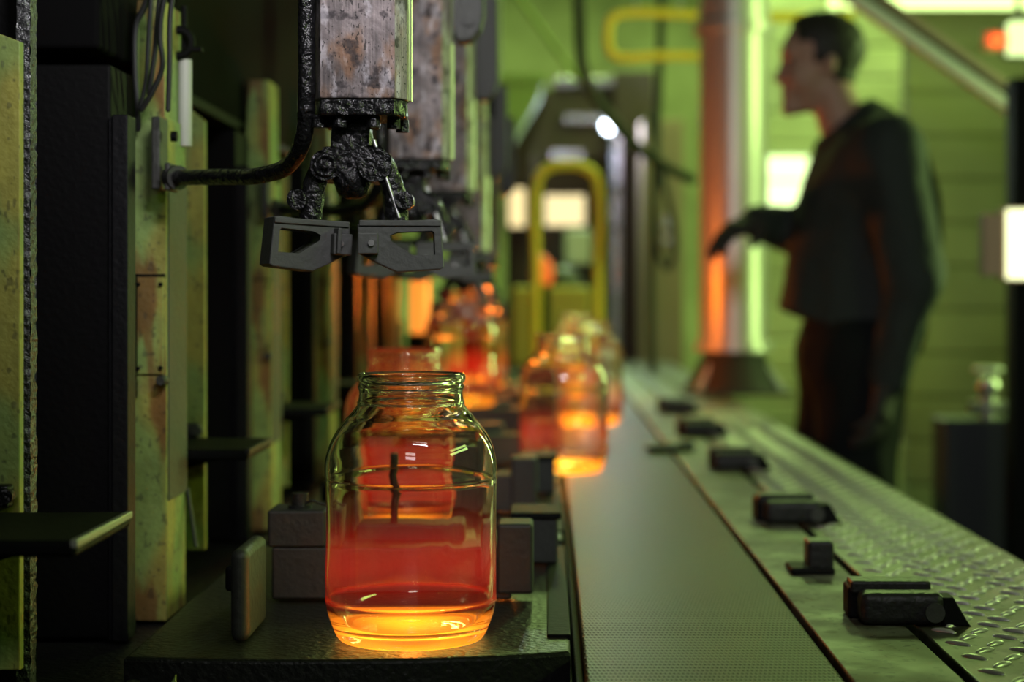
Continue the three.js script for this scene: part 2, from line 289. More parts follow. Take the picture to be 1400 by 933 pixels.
// ---------------------------------------------------------------- the moulding machine: five sections, PITCH apart
const PITCH = 0.72, D0 = 1.64, ORD = ['near', 'second', 'third', 'fourth', 'fifth'];
const Zk = (k) => -k * PITCH;
{
  const t = thing('overhead_beam', 'black overhead frame beam running above the machine columns', 'beam');
  obj('beam', box(-1.22, -0.437, 1.268, 1.95, -6.6, -1.785, 0.006), M.matt, t);
  obj('lower_flange', box(-0.5, -0.436, 1.26, 1.275, -6.6, -2.02, 0.003), M.black, t);
  const b = thing('back_cladding', 'black sheet cladding behind the machine columns', 'cladding');
  obj('sheet', box(-1.3, -1.26, 0, 2.6, -6.6, -1.0), M.matt, b);
  for (let k = 0; k < 5; k++) obj('rib', box(-1.26, -1.24, 0, 2.6, -2.1 + Zk(k), -2.06 + Zk(k)), M.matt, b);
}
function column() {                                            // built for the near section; origin on the floor at its own depth
  const t = new THREE.Group();
  obj('housing', box(-0.95, X(152, 1.8), 0.688, 1.255, -1.97, -1.8, 0.004), M.black, t);
  obj('angle_post', [box(X(150, 1.8), X(160, 1.8), 0.688, Y(160, 1.8), -1.805, -1.795, 0.001), box(X(160, 1.8) - 0.003, X(178, 1.8), 0.688, Y(158, 1.8), -1.825, -1.79, 0.0018)], M.angle, t);
  const post = obj('green_post', box(X(180, 1.9), X(228, 1.9), 0.688, Y(160, 1.9), -2.0, -1.9, 0.002), M.paint, t);
  obj('green_post_top', prism([[X(176, 1.9), Y(160, 1.9)], [X(224, 1.9), Y(172, 1.9)], [X(222, 1.9), 1.335], [X(186, 1.9), 1.335], [X(182, 1.9), Y(60, 1.9)]], 0.09, 0.001).translate(0, 0, -1.905), M.paint, t);
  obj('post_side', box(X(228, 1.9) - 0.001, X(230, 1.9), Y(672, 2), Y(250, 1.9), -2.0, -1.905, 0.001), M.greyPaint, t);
  const h = obj('hatch_cover', box(X(188, 1.9), X(224, 1.9), Y(512, 1.9), Y(378, 1.9), -1.9, -1.8965, 0.0012), M.paint, post);
  obj('hatch_seal', [box(X(182, 1.9), X(188, 1.9), Y(520, 1.9), Y(378, 1.9), -1.899, -1.894, 0.0015), box(X(186, 1.9), X(226, 1.9), Y(378, 1.9), Y(375, 1.9), -1.899, -1.8955)], M.black, post);
  for (const [x, y] of [[190, 389], [221, 389], [190, 504], [221, 503]]) obj('screw', cylZ(X(x, 1.9), Y(y, 1.9), -1.897, -1.893, 0.0022, 10), M.black, post);
  obj('knob', [cylZ(X(224, 1.9), Y(520, 1.9), -1.9, -1.885, 0.0055), cylZ(X(225, 1.9), Y(520, 1.9), -1.885, -1.879, 0.0042)], M.greyArm, t);
  obj('clip', [box(X(179, 1.9), X(189, 1.9), Y(545, 1.9), Y(518, 1.9), -1.9, -1.887, 0.002), cylZ(X(184, 1.9), Y(530, 1.9), -1.89, -1.88, 0.003)], M.tar, t);
  obj('bracket', [box(X(218, 1.9), X(230, 1.9), Y(262, 1.9), Y(164, 1.9), -1.9, -1.86, 0.002), box(X(230, 1.86), X(238, 1.86), Y(262, 1.86), Y(224, 1.86), -1.885, -1.84, 0.002)], M.greyArm, t);
  obj('bracket_bolt', cylX(X(230, 1.86), X(238, 1.86), Y(185, 1.86), -1.875, 0.006, 6), M.black, t);
  return t;
}
const col0 = column();
for (let k = 0; k < 5; k++) {
  const t = k ? col0.clone() : col0; t.name = numbered('machine_column'); scene.add(t); t.position.z = Zk(k);
  tag(t, `black machine column with pale green worn post, ${ORD[k]} column from the camera`, 'machine column', 'columns of the moulding machine');
}
// pale green side panels with a slot window and a cut top corner
[[1.5, -0.5, X(27, 1.5)], [2.2, X(244, 2.2), X(280, 2.2)], [2.92, -0.455, X(393, 2.92)], [3.64, -0.45, X(455, 3.64)], [4.36, -0.44, X(505, 4.36)]].forEach(([d, x0, x1], i) => {
  const t = thing('green_shield', ['pale green steel panel at the very edge of the picture', 'pale green steel panel behind the bent pipe, with a slot window', 'pale green steel panel behind the second column', 'pale green steel panel behind the third column', 'pale green steel panel behind the fourth column'][i], 'steel panel', [x1, 0, -d], '');
  const w = x1 - x0, s = 0.0158, yw0 = Y(575, 2.2), yw1 = Y(505, 2.2);
  obj('plate', prism([[-w, DECK], [0, DECK], [0, 1.236], [-w * 0.55, 1.25], [-w, 1.24]], 0.012, 0.001, i ? [[[-s * 1.9, yw0], [-s * 0.85, yw0], [-s * 0.85, yw1], [-s * 1.9, yw1]]] : []), M.paint, t);
  obj('edge_strip', box(-w - 0.004, -w + 0.002, DECK, 1.236, -0.03, 0.002, 0.001), M.greyPaint, t);
  obj('latch', [box(-0.024, -0.004, Y(600, 2.2), Y(578, 2.2), 0, 0.014, 0.003), cylZ(-0.006, Y(588, 2.2), 0.01, 0.02, 0.006)], i ? M.greyPaint : M.tar, t);
});
{
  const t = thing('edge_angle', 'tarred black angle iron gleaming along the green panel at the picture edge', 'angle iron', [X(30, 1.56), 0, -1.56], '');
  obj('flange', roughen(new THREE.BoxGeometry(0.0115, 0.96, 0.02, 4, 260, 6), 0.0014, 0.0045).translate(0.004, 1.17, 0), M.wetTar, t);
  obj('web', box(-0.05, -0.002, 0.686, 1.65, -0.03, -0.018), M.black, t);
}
// shelf plates
[[1.45, -0.33], [2.19, -0.33], [2.91, -0.33], [3.63, -0.33]].forEach(([d, x], i) => {
  const t = thing('shelf_plate', `dark iron shelf plate at ${['the near corner of the machine, below the edge panel', 'waist height behind the near column', 'waist height behind the second column', 'waist height behind the third column'][i]}`, 'shelf', [x, 0.85, -d], '');
  const g = prism([[-0.5, 0], [0, 0], [0.018, -0.18], [-0.5, -0.18]], 0.012, 0.002).rotateX(Math.PI / 2); g.scale(1, 1, -1); 
  obj('plate', box(-0.55, 0.0, -0.006, 0.006, 0, 0.17, 0.004), M.black, t);
  obj('worn_edge', box(-0.004, 0.0015, 0.001, 0.0065, 0.0, 0.17, 0.001), i ? M.iron : M.bar, t);
  obj('gusset', prism([[-0.4, -0.006], [-0.02, -0.006], [-0.4, -0.12]], 0.012, 0.001).translate(0, 0, 0.03), M.black, t);
});
// support pipes from the columns to the gripper housings
{
  const make = () => {
    const t = new THREE.Group();
    obj('pipe', roughen(tube([P(419, -120, 1.61), P(419, 20, 1.61), P(419, 130, 1.61), P(415, 188, 1.625), P(394, 226, 1.66), P(355, 240, 1.7), P(300, 242, 1.77), P(238, 243, 1.85)], 0.0078, 120, 18), 0.0004, 0.006), M.tar, t);
    obj('collar', rod(P(244, 243, 1.842), P(236, 243, 1.853), 0.0125), M.greyArm, t);
    return t;
  };
  const p0 = make();
  for (let k = 0; k < 4; k++) {
    const t = k ? p0.clone() : p0; t.name = numbered('bent_pipe'); scene.add(t); t.position.z = Zk(k);
    tag(t, `black oily bent pipe joining the ${ORD[k]} column to its gripper`, 'pipe', 'bent pipes of the grippers');
  }
}
// hoses hanging on the near column
[
  [[203, -30], [199, 6], [187, 32], [185, 100], [189, 152], [188, 176]], [[208, -30], [206, 12], [203, 60], [200, 110], [192, 148]],
  [[222, -30], [216, 20], [213, 62], [208, 100], [204, 128]], [[233, -30], [222, 12], [219, 50], [222, 92], [206, 130], [194, 150]], [[240, -30], [233, 20], [232, 90], [230, 150]],
].forEach((pts, i) => {
  const c = obj('hose', capped(pts.map(([x, y], j) => P(x, y, 1.865 - 0.012 * i + 0.004 * j)), i === 0 ? 0.0034 : 0.0027, 50, 10), M.rubber);
  tag(c, ['thick black rubber hose nearest the tarred post, hanging lowest', 'short black hose running straight down the green post', 'thin black hose in the middle of the bundle', 'black hose with an outward bow crossing the bundle', 'black hose nearest the pale rod'][i] , 'hose', 'hoses on the near column');
});
{
  const t = thing('pale_rod', 'pale round cylinder rod with a clamp eye beside the hoses', 'rod', [X(253, 1.98), 0, -1.98], '');
  obj('rod_body', cylY(0, Y(200, 1.98), Y(82, 1.98), 0, 0.0072), M.pale, t);
  obj('upper_rod', cylY(-0.001, Y(82, 1.98), 1.34, 0, 0.0035), M.black, t);
  obj('clamp_eye', [new THREE.TorusGeometry(0.014, 0.005, 10, 28).translate(-0.006, Y(60, 1.98), 0.008), box(0.006, 0.02, Y(72, 1.98), Y(66, 1.98), 0, 0.012, 0.001)], M.black, t);
}
for (const [a, b, label] of [[[230, 640], [238, 772], 'thin grey rod leaning under the side panel, nearer the green post'], [[256, 668], [268, 748], 'thin pale rod leaning under the slot window']]) {
  tag(obj('thin_rod', rod(P(...a, 2.0), P(...b, 1.98), 0.0024), M.greyArm), label, 'rod', 'leaning rods');
}

// ---------------------------------------------------------------- takeout grippers
function gripper() {                                            // origin on the optical plane of section 0, at x 0, y EYE
  const t = new THREE.Group(), d = D0, x = (p) => X(p, d), y = (p) => (CY - p) * d / F;
  const plan = (grow) => [[440, 38], [521, 38], [547, 22], [559, 0], [559, -24], [545, -42], [446, -42], [434, -20], [434, 22]].map(([px, z]) => [(x(px) - x(492)) * grow + x(492), z / 1000 * grow]);
  const column = (grow, y0, y1, bevel) => prism(plan(grow).map(([a, b]) => [a, -b]), y1 - y0, bevel).rotateX(Math.PI / 2).scale(1, 1, 1).translate(0, 0, 0);
  const up = (g, y1) => { g.computeBoundingBox(); return g.translate(0, y1 - g.boundingBox.max.y, 0); };
  obj('housing', up(column(1, y(141), 0.62, 0.0012).scale(1, 1, -1).scale(1, 1, -1), 0.62), M.worn, t);
  const sh = mat({ color: lin(0.62, 0.6, 0.52), roughness: 0.3, metalness: 0.75 });
  obj('cylinder_edge', cylY(x(549), y(138), 0.62, -0.006, 0.0095), sh, t);
  obj('flange', up(roughen(column(0.985, y(163), y(141), 0.002), 0.0006, 0.006), y(141)), M.tar, t);
  for (const [px, z] of [[440, 26], [470, 30], [515, 30], [540, 14], [548, -20]]) obj('bolt', new THREE.CylinderGeometry(0.0065, 0.0065, 0.011, 6).translate(x(px), y(170), z / 1000), M.tar, t);
  const tar = (w, h, dd, a = 0.0022) => roughen(new THREE.BoxGeometry(w, h, dd, 14, 14, 10), a, 0.007);
  obj('neck', [tar(0.033, 0.034, 0.036).translate(x(482), y(190), 0), tar(0.046, 0.012, 0.04).translate(x(482), y(166), 0)], M.tar, t);
  obj('yoke', [tar(0.052, 0.026, 0.04, 0.003).translate(x(484), y(224), 0), roughen(new THREE.SphereGeometry(0.017, 24, 16), 0.003, 0.007).translate(x(483), y(246), 0.006), roughen(cylZ(x(516), y(228), -0.026, 0.026, 0.015, 30), 0.0018, 0.006)], M.tar, t);
  const boss = obj('pivot_boss', roughen(cylZ(x(450), y(229), -0.024, 0.03, 0.0135, 30), 0.0008, 0.006), M.tar, t);
  obj('pivot_nut', [new THREE.TorusGeometry(0.0085, 0.0022, 8, 24).translate(x(450), y(229), 0.031), cylZ(x(450), y(229), 0.03, 0.035, 0.004, 6)], M.tar, boss);
  const arm = (pts, w) => { const c = new THREE.CatmullRomCurve3(pts.map(([a, b, z]) => V(x(a), y(b), z))); return roughen(new THREE.TubeGeometry(c, 40, w, 14), 0.001, 0.008); };
  obj('arm', [arm([[455, 222, 0.01], [438, 240, 0.012], [430, 268, 0.014], [428, 300, 0.014]], 0.0105), roughen(cylZ(x(412), y(275), 0.0, 0.03, 0.009), 0.001, 0.006)], M.tar, t);
  obj('arm', [arm([[512, 215, 0.01], [532, 242, 0.012], [541, 268, 0.014], [544, 304, 0.014]], 0.0105), roughen(cylZ(x(556), y(276), 0.0, 0.03, 0.008), 0.001, 0.006)], M.tar, t);
  obj('link_edge', rod(V(x(514), y(194), 0.02), V(x(549), y(300), 0.026), 0.0018), M.steel, t);
  // jaws: a window frame of flat bar each, one the mirror image of the other
  const out = [[491, 309], [596, 301], [603, 303], [607, 366], [602, 369], [544, 373], [520, 362], [492, 347]], win = [[532, 322], [545, 317], [592, 315], [596, 319], [597, 351], [564, 352], [534, 332]];
  const local = (list, c) => list.map(([a, b]) => [x(a) - c, y(b)]);
  for (const s of [1, -1]) {
    const c = x(549), g = prism(local(out, c), 0.034, 0.0012, [local(win, c)]).translate(0, 0, 0.017), blk = box(x(491) - c, x(519) - c, y(349), y(320), 0.012, 0.026, 0.0015);
    const rail = box(x(493) - c, x(603) - c, y(311), y(303), 0.016, 0.019, 0.001);
    const flip = (q) => { if (s > 0) return q; q = q.index ? q.toNonIndexed() : q; q.scale(-1, 1, 1); const p = q.attributes; for (const k of Object.keys(p)) { const n = p[k].itemSize, a = p[k].array; for (let i = 0; i < p[k].count; i += 3) for (let j = 0; j < n; j++) { const h = a[(i + 1) * n + j]; a[(i + 1) * n + j] = a[(i + 2) * n + j]; a[(i + 2) * n + j] = h; } } return q; };
    const jaw = obj('jaw', [flip(g), flip(rail)], M.jaw, t); jaw.scale.x = s > 0 ? 1 : 0.95; jaw.position.set(s > 0 ? c : x(416), s > 0 ? 0 : 0.001, 0.012); jaw.rotation.set(0, s > 0 ? 0.1 : 0.42, s > 0 ? 0 : -0.05);
    const pad = obj('pad_block', flip(blk), M.jaw, jaw);
    obj('screw', cylZ(s * -0.026, y(334), 0.02, 0.0285, 0.0028, 12), M.steel, pad);
    if (s < 0) obj('tooth', [box(0.036, 0.041, y(350), y(318), -0.012, 0.0, 0.001), box(0.022, 0.026, y(348), y(313), 0.017, 0.03, 0.001)], M.jaw, jaw);
  }
  // cast lever with a rounded end beside the housing
  const lever = [[-0.135, 0.52], [-0.086, 0.52], [-0.083, 0.36], [-0.088, 0.34], [-0.1, 0.326], [-0.118, 0.324], [-0.132, 0.345], [-0.138, 0.4]];
  const lv = obj('lever', prism(lever, 0.035, 0.004).translate(0.002, 0, -0.01), M.greyArm, t);
  obj('lever_bolt', cylZ(-0.1, 0.352, -0.012, -0.004, 0.007, 12), M.greyArm, lv);
  obj('lever_bracket', box(-0.15, -0.11, 0.45, 0.5, -0.04, 0.0, 0.003), M.black, t);
  return t;
}
const grip0 = gripper();
for (let k = 0; k < 5; k++) {
  const t = k ? grip0.clone() : grip0; t.name = numbered('takeout_gripper'); scene.add(t);
  const low = k > 2; t.position.set(k === 4 ? 0.004 : 0, EYE - (low ? 0.085 : 0), -D0 + Zk(k));
  if (low) t.children.filter((c) => c.name === 'jaw').forEach((j, i) => { j.position.x += i ? 0.012 : -0.012; });
  tag(t, ['oily black gripper under a scratched steel housing, sharp and empty above the near jar', 'blurred empty gripper just behind the sharp one', 'third empty gripper along the row, half hidden', 'lowered gripper holding a glowing jar by the neck', 'farthest lowered gripper, behind the one holding a jar'][k], 'gripper', 'takeout grippers');
}
{
  const t = thing('gripper_rail', 'dark overhead rail that carries the row of grippers', 'rail');
  obj('rail_beam', box(-0.3, -0.2, EYE + 0.62, EYE + 0.72, -5.2, -1.4, 0.004), M.black, t);
  for (let k = 0; k < 5; k++) obj('cross_arm', box(-0.434, -0.15, EYE + 0.64, EYE + 0.7, -D0 - 0.03 + Zk(k), -D0 + 0.03 + Zk(k), 0.003), M.black, t);
}

// ---------------------------------------------------------------- dead plates and pushers
{
  const plate = () => {
    const t = new THREE.Group(), s = new THREE.Shape();
    s.moveTo(-0.36, 0.085); s.bezierCurveTo(-0.25, 0.105, -0.08, 0.105, 0.02, 0.06); s.lineTo(0.022, -0.6); s.lineTo(-0.36, -0.6); s.closePath();
    const g = new THREE.ExtrudeGeometry(s, { depth: 0.024, bevelEnabled: true, bevelSize: 0.004, bevelThickness: 0.004, bevelSegments: 3, bevelOffset: -0.004, curveSegments: 40 });
    g.rotateX(-Math.PI / 2).scale(1, 1, -1);
    { const q = g.index ? g.toNonIndexed() : g; for (const n of ['position', 'normal', 'uv']) { const p = q.attributes[n], w = p.itemSize, a = p.array; for (let i = 0; i < p.count; i += 3) for (let j = 0; j < w; j++) { const h = a[(i + 1) * w + j]; a[(i + 1) * w + j] = a[(i + 2) * w + j]; a[(i + 2) * w + j] = h; } } }
    g.computeBoundingBox(); g.translate(0, DECK - g.boundingBox.max.y, 0);
    obj('plate', g, M.iron, t);
    obj('front_step', box(-0.34, 0.018, 0.684, 0.694, 0.05, 0.11, 0.003), M.iron, t);
    obj('wear_strip', box(0.0, 0.021, DECK - 0.002, DECK + 0.003, -0.58, 0.0, 0.001), M.black, t);
    return t;
  };
  const pusher = () => {
    const t = new THREE.Group(), d = 1.84;
    obj('lower_bar', box(X(375, d), X(700, d), DECK + 0.004, Y(745, d), -0.04, 0.02, 0.003), M.block, t);
    const ub = obj('upper_bar', box(X(370, d), X(448, d), Y(745, d), Y(695, d), -0.04, 0.022, 0.003), M.block, t);
    obj('bolt', hexBolt(X(410, d), Y(696, d), 0.0, 0.009, 0.016), M.iron, ub);
    obj('wire', capped([V(X(416, d), Y(690, d), 0.004), V(X(428, d), Y(684, d), 0.006), V(X(438, d), Y(688, d), 0.004), V(X(452, d), Y(692, d), 0)], 0.0016, 24, 6), M.iron, ub);
    obj('end_block', box(X(680, d), X(729, d), Y(808, d), Y(713, d), -0.03, 0.024, 0.004), M.block, t);
    obj('rear_bar', box(X(470, d), X(640, d), DECK + 0.003, Y(726, d), -0.1, -0.045, 0.003), M.block, t);
    obj('pin', cylY(X(530, d), Y(728, d), Y(640, d), -0.06, 0.0045), M.iron, t);
    return t;
  };
  const finger = () => {
    const t = new THREE.Group();
    const r = new RoundedBoxGeometry(0.017, 0.082, 0.105, 3, 0.008); obj('paddle', roughen(r, 0.0006, 0.01), M.greyArm, t);
    obj('arm', box(-0.03, 0, -0.012, 0.012, -0.075, -0.045, 0.004), M.black, t);
    return t;
  };
  const guide = () => {
    const t = new THREE.Group();
    obj('body', box(-0.05, 0.0, 0, 0.052, -0.05, 0.03, 0.003), M.block, t);
    obj('cap', box(-0.054, 0.004, 0.05, 0.058, -0.054, 0.034, 0.002), M.black, t);
    return t;
  };
  const a0 = plate(), b0 = pusher(), c0 = finger(), e0 = guide();
  const where = ['under the near jar', 'under the second jar', 'third from the near jar', 'fourth, under the hanging jar', 'fifth, farthest along the machine'];
  for (let k = 0; k < 5; k++) {
    const use = (p, name, label, cat, group, at) => { const t = k ? p.clone() : p; t.name = numbered(name); scene.add(t); t.position.set(...at); tag(t, label, cat, group); };
    use(a0, 'dead_plate', `black cast iron dead plate with a curved front lip, ${where[k]}`, 'iron plate', 'dead plates', [0, 0, -D0 + Zk(k)]);
    use(b0, 'pusher_bar', `dark grey pusher bar with end block, ${['standing behind the near jar', 'standing behind the second jar', 'third along the row', 'fourth along the row', 'farthest along the row'][k]}`, 'pusher', 'pusher bars', [0, 0, -1.84 + Zk(k)]);
    use(c0, 'pusher_paddle', `grey rounded paddle plate standing on edge, ${['beside the near jar', 'beside the second jar', 'third along the row', 'fourth along the row', 'farthest along the row'][k]}`, 'paddle', 'pusher paddles', [X(325, 1.6), DECK + 0.0425, -1.66 + Zk(k)]);
    use(e0, 'guide_block', `dark square guide block at the belt edge, ${['between the near and second jars', 'beside the first jar on the belt', 'third along the belt', 'fourth along the belt', 'farthest along the belt'][k]}`, 'block', 'guide blocks at the belt edge', [0.012, DECK + 0.003, -2.1 + Zk(k)]);
  }
}
// scrap and small ironwork in front of the machine
{
  const t = thing('corner_bracket', 'small black bracket with bolts at the near corner of the dead plate', 'bracket', [X(190, 1.5), 0.69, -1.5], '');
  obj('foot', box(-0.05, 0.035, 0, 0.008, -0.03, 0.03, 0.002), M.iron, t);
  for (const [x, z] of [[-0.03, 0.01], [0.005, 0.014], [-0.008, -0.014]]) obj('bolt', hexBolt(x, 0.008, z, 0.006, 0.01), M.iron, t);
  obj('gusset', prism([[0.02, 0.006], [0.034, 0.006], [0.034, 0.03]], 0.004, 0.0005).translate(0, 0, 0.02), M.paint, t);
}
// hot moulds farther along the machine
const mouldGlow = (k) => glow(1.0, 0.27, 0.03, k);
[[574, 418, 4.95, 0.05, 0.15, 1.3, 'bright orange glowing mould half behind the hanging jar'], [541, 408, 5.3, 0.022, 0.13, 0.25, 'dull orange glowing mould half at the back of the machine'], [652, 396, 5.25, 0.07, 0.09, 0.9, 'orange glowing mould behind the lowered grippers']].forEach(([px, py, d, w, h, k, label], i) => {
  const p = P(px, py, d), t = thing('hot_mould', label, 'mould', [p.x, p.y, p.z], '');
  obj('glowing_face', new THREE.CylinderGeometry(w / 2, w / 2, h, 24, 1, false).translate(0, 0, 0), mouldGlow(k), t);
  obj('clamp_ring', new THREE.TorusGeometry(w / 2 + 0.004, 0.006, 8, 24).rotateX(Math.PI / 2).translate(0, h / 2, 0), M.black, t);
  obj('mould_base', cylY(0, -h / 2 - (p.y - h / 2 - DECK), -h / 2, 0, w / 2 + 0.012), M.black, t);
  const l = new THREE.PointLight(HOT, [0.03, 0.02, 1.15][i]); l.name = 'mould_light'; l.position.set(w / 2 + 0.03, 0, 0.03); l.castShadow = true; l.shadow.radius = 2; t.add(l);
});

// ---------------------------------------------------------------- the jars
const profile = [];
{
  const outer = [[0, 4], [30, 3.2], [54, 1.2], [60, 0], [63.5, 0.6], [67, 5], [70.5, 13], [74, 23], [76.2, 33], [76.7, 36], [76.5, 37.5], [76.4, 42], [76.3, 90], [76.5, 138], [76.7, 141], [77.0, 143], [76.8, 145], [76.8, 150], [76, 161], [73.5, 172], [69, 182], [62.5, 191.5], [55, 200.5], [50, 206.5], [48, 210], [48.3, 212], [47.2, 213.6], [46.6, 217], [46.4, 221], [47.2, 223.6], [48, 225.4], [47.2, 227], [46.8, 228.6], [48.2, 230.4], [49, 233], [48.6, 236], [46.8, 237.6]];
  const inner = [[45, 237.2], [43.4, 235], [43, 230], [43, 216], [44.5, 209], [48, 203.5], [55, 196.5], [61, 190], [66, 183], [70.2, 174], [72.6, 164], [73.4, 152], [73.4, 143], [73.2, 90], [73, 42], [72, 33], [69, 24], [64, 15.5], [57, 11.5], [45, 11], [25, 12], [0, 13]];
  const smooth = (pts) => { const c = new THREE.CatmullRomCurve3(pts.map(([r, y]) => V(r / 1000, y / 1000, 0)), false, 'centripetal'); const out = []; for (let i = 0; i < pts.length - 1; i++) for (let j = 0; j < 4; j++) out.push(c.getPoint((i + j / 4) / (pts.length - 1))); out.push(c.getPoint(1)); return out; };
  const a = smooth(outer).map((p) => ({ r: Math.max(0, p.x), y: Math.max(0, p.y), side: 0 })), b = smooth(inner).map((p) => ({ r: Math.max(0, p.x), y: p.y, side: 1 }));
  a[0].r = 0; b[b.length - 1].r = 0; profile.push(...a, ...b);
}
const jarGeo = new THREE.LatheGeometry(profile.map((p) => new THREE.Vector2(p.r, p.y)), 96);
{                                                                // slight unevenness of blown glass
  const p = jarGeo.attributes.position;
  for (let i = 0; i < p.count; i++) { const x = p.getX(i), y = p.getY(i), z = p.getZ(i), r = Math.hypot(x, z); if (r < 0.01 || y > 0.2) continue; const a = Math.atan2(x, z), k = 0.00035 * Math.sin(3 * a + 40 * y) * step(0.03, 0.06, y) + (noise3(5 + Math.cos(a) * 3.2, y * 45, Math.sin(a) * 3.2) - 0.5) * 0.0011 * step(0.02, 0.05, y); p.setX(i, x + x / r * k); p.setZ(i, z + z / r * k); }
  jarGeo.computeVertexNormals();
  const n = jarGeo.attributes.normal, cols = profile.length;       // close the seam
  for (let j = 0; j < cols; j++) { const e = 96 * cols + j; n.setXYZ(e, n.getX(j), n.getY(j), n.getZ(j)); p.setXYZ(e, p.getX(j), p.getY(j), p.getZ(j)); }
}
function hotGlass(gain, base, wall, top) {                       // the glass is hottest in its thick base and cools towards the neck
  const H = profile.length, Wd = 32, d = new Float32Array(Wd * H * 4);
  for (let j = 0; j < H; j++) for (let i = 0; i < Wd; i++) {
    const { r, y, side } = profile[j], mm = y * 1000, rr = r * 1000, o = (j * Wd + i) * 4, n = 0.75 + 0.5 * tile(i / Wd, j / H, 6, 9, 5);
    const bottom = mm < 13.5 && rr < 60 ? 1 - 0.45 * step(20, 60, rr) : 0.5 * (1 - step(1, 13, mm)), band = step(30, 56, mm) * (1 - step(62, 108, mm)), body = 0.14 * (1 - step(90, 150, mm)) * step(8, 20, mm), up = top * step(120, 175, mm);
    const ring = 1.6 * Math.exp(-(((mm - 36) / 2.2) ** 2)), w = (band * 1.0 + body + ring) * wall * n, b = bottom * base;
    d[o] = gain * (b * 1.0 + w * 1.0 + up); d[o + 1] = gain * (b * (0.24 + 0.2 * (1 - step(5, 50, rr))) + w * 0.022 + up * 0.06); d[o + 2] = gain * (b * 0.012 + w * 0.01 + up * 0.012); d[o + 3] = 1;
  }
  const t = new THREE.DataTexture(d, Wd, H, THREE.RGBAFormat, THREE.FloatType); t.wrapS = THREE.RepeatWrapping; t.magFilter = THREE.LinearFilter; t.needsUpdate = true;
  return mat({ color: lin(1, 0.97, 0.86), roughness: 0.0, transmission: 1, thickness: 0.004, ior: 1.5, emissive: lin(1, 1, 1), emissiveMap: t });
}
const gNear = hotGlass(1, 0.8, 0.068, 0.0), gWarm = hotGlass(1, 0.45, 0.075, 0.035), gBelt = hotGlass(1, 1.0, 0.07, 0.02);
[
  [[X(562, D0), DECK, -D0], gNear, 0.5, 'large clear glass jar glowing red at its base, sharp and nearest on the dead plate', 0.25],
  [[X(553, 2.36), DECK, -2.36], gWarm, 1.9, 'glowing red jar standing right behind the sharp near jar', 0.25],
  [[X(632, 3.8), EYE + 0.003 - 0.238, -3.8], gWarm, 3.1, 'glowing red jar hanging from the lowered gripper', 0.25],
  [[X(651, 4.52), EYE + 0.003 - 0.238, -4.52], gWarm, 4.0, 'red jar hanging from the farthest gripper, behind another hanging jar', 0.2],
  [[X(771, 3.17), DECK + 0.0, -3.17], gBelt, 5.2, 'blurred jar with bright orange base, nearest of those at the belt', 0.4],
  [[X(806, 4.25), DECK + 0.004, -4.25], gBelt, 0.9, 'blurred amber jar on the belt, partly behind the belt jar in front', 0.3],
  [[X(788, 5.6), DECK + 0.004, -5.6], gBelt, 2.4, 'farthest amber jar on the belt, seen over the others', 0.3],
].forEach(([at, m, turn, label, k]) => {
  const j = raw('glass_jar', jarGeo, m); j.position.set(...at); j.rotation.y = turn; tag(j, label, 'jar', 'hot glass jars');
  const l = new THREE.PointLight(HOT, k * 0.03); l.name = 'glow_light'; l.shadow.radius = 0; l.position.set(0, 0.03, 0); l.castShadow = true; j.add(l);
});

// ---------------------------------------------------------------- standing duct
{
  const d = 5.6, r = 0.104, x = X(1003, d), t = thing('standing_duct', 'tall round metal duct standing on the deck in front of the worker', 'duct', [x, DECK + 0.002, -d]);
  const y = (p) => Y(p, d) - DECK - 0.002;
  obj('pipe', cylY(0, y(474), 2.6, 0, r, r, 64), M.duct, t);
  obj('upper_collar', [cylY(0, y(47), y(34), 0, r + 0.02, r + 0.02, 64), cylY(0, y(28), y(8), 0, r + 0.006, r + 0.006, 64)], M.duct, t);
  obj('lower_flange', cylY(0, y(480), y(468), 0, r + 0.016, r + 0.016, 64), M.duct, t);
  obj('skirt', cylY(0, 0.012, y(480), 0, r + 0.05, r * 0.85, 48), M.ductDark, t);
  obj('foot_plate', box(-0.16, 0.16, 0, 0.012, -0.15, 0.15, 0.003), M.ductDark, t);
  for (const a of [0.5, 2.4, 4.1, 5.6]) { const c = Math.cos(a), s = Math.sin(a); obj('brace', rod(V(c * 0.07, y(482), s * 0.07), V(c * 0.16, 0.012, s * 0.16), 0.011), M.pale, t); }
}

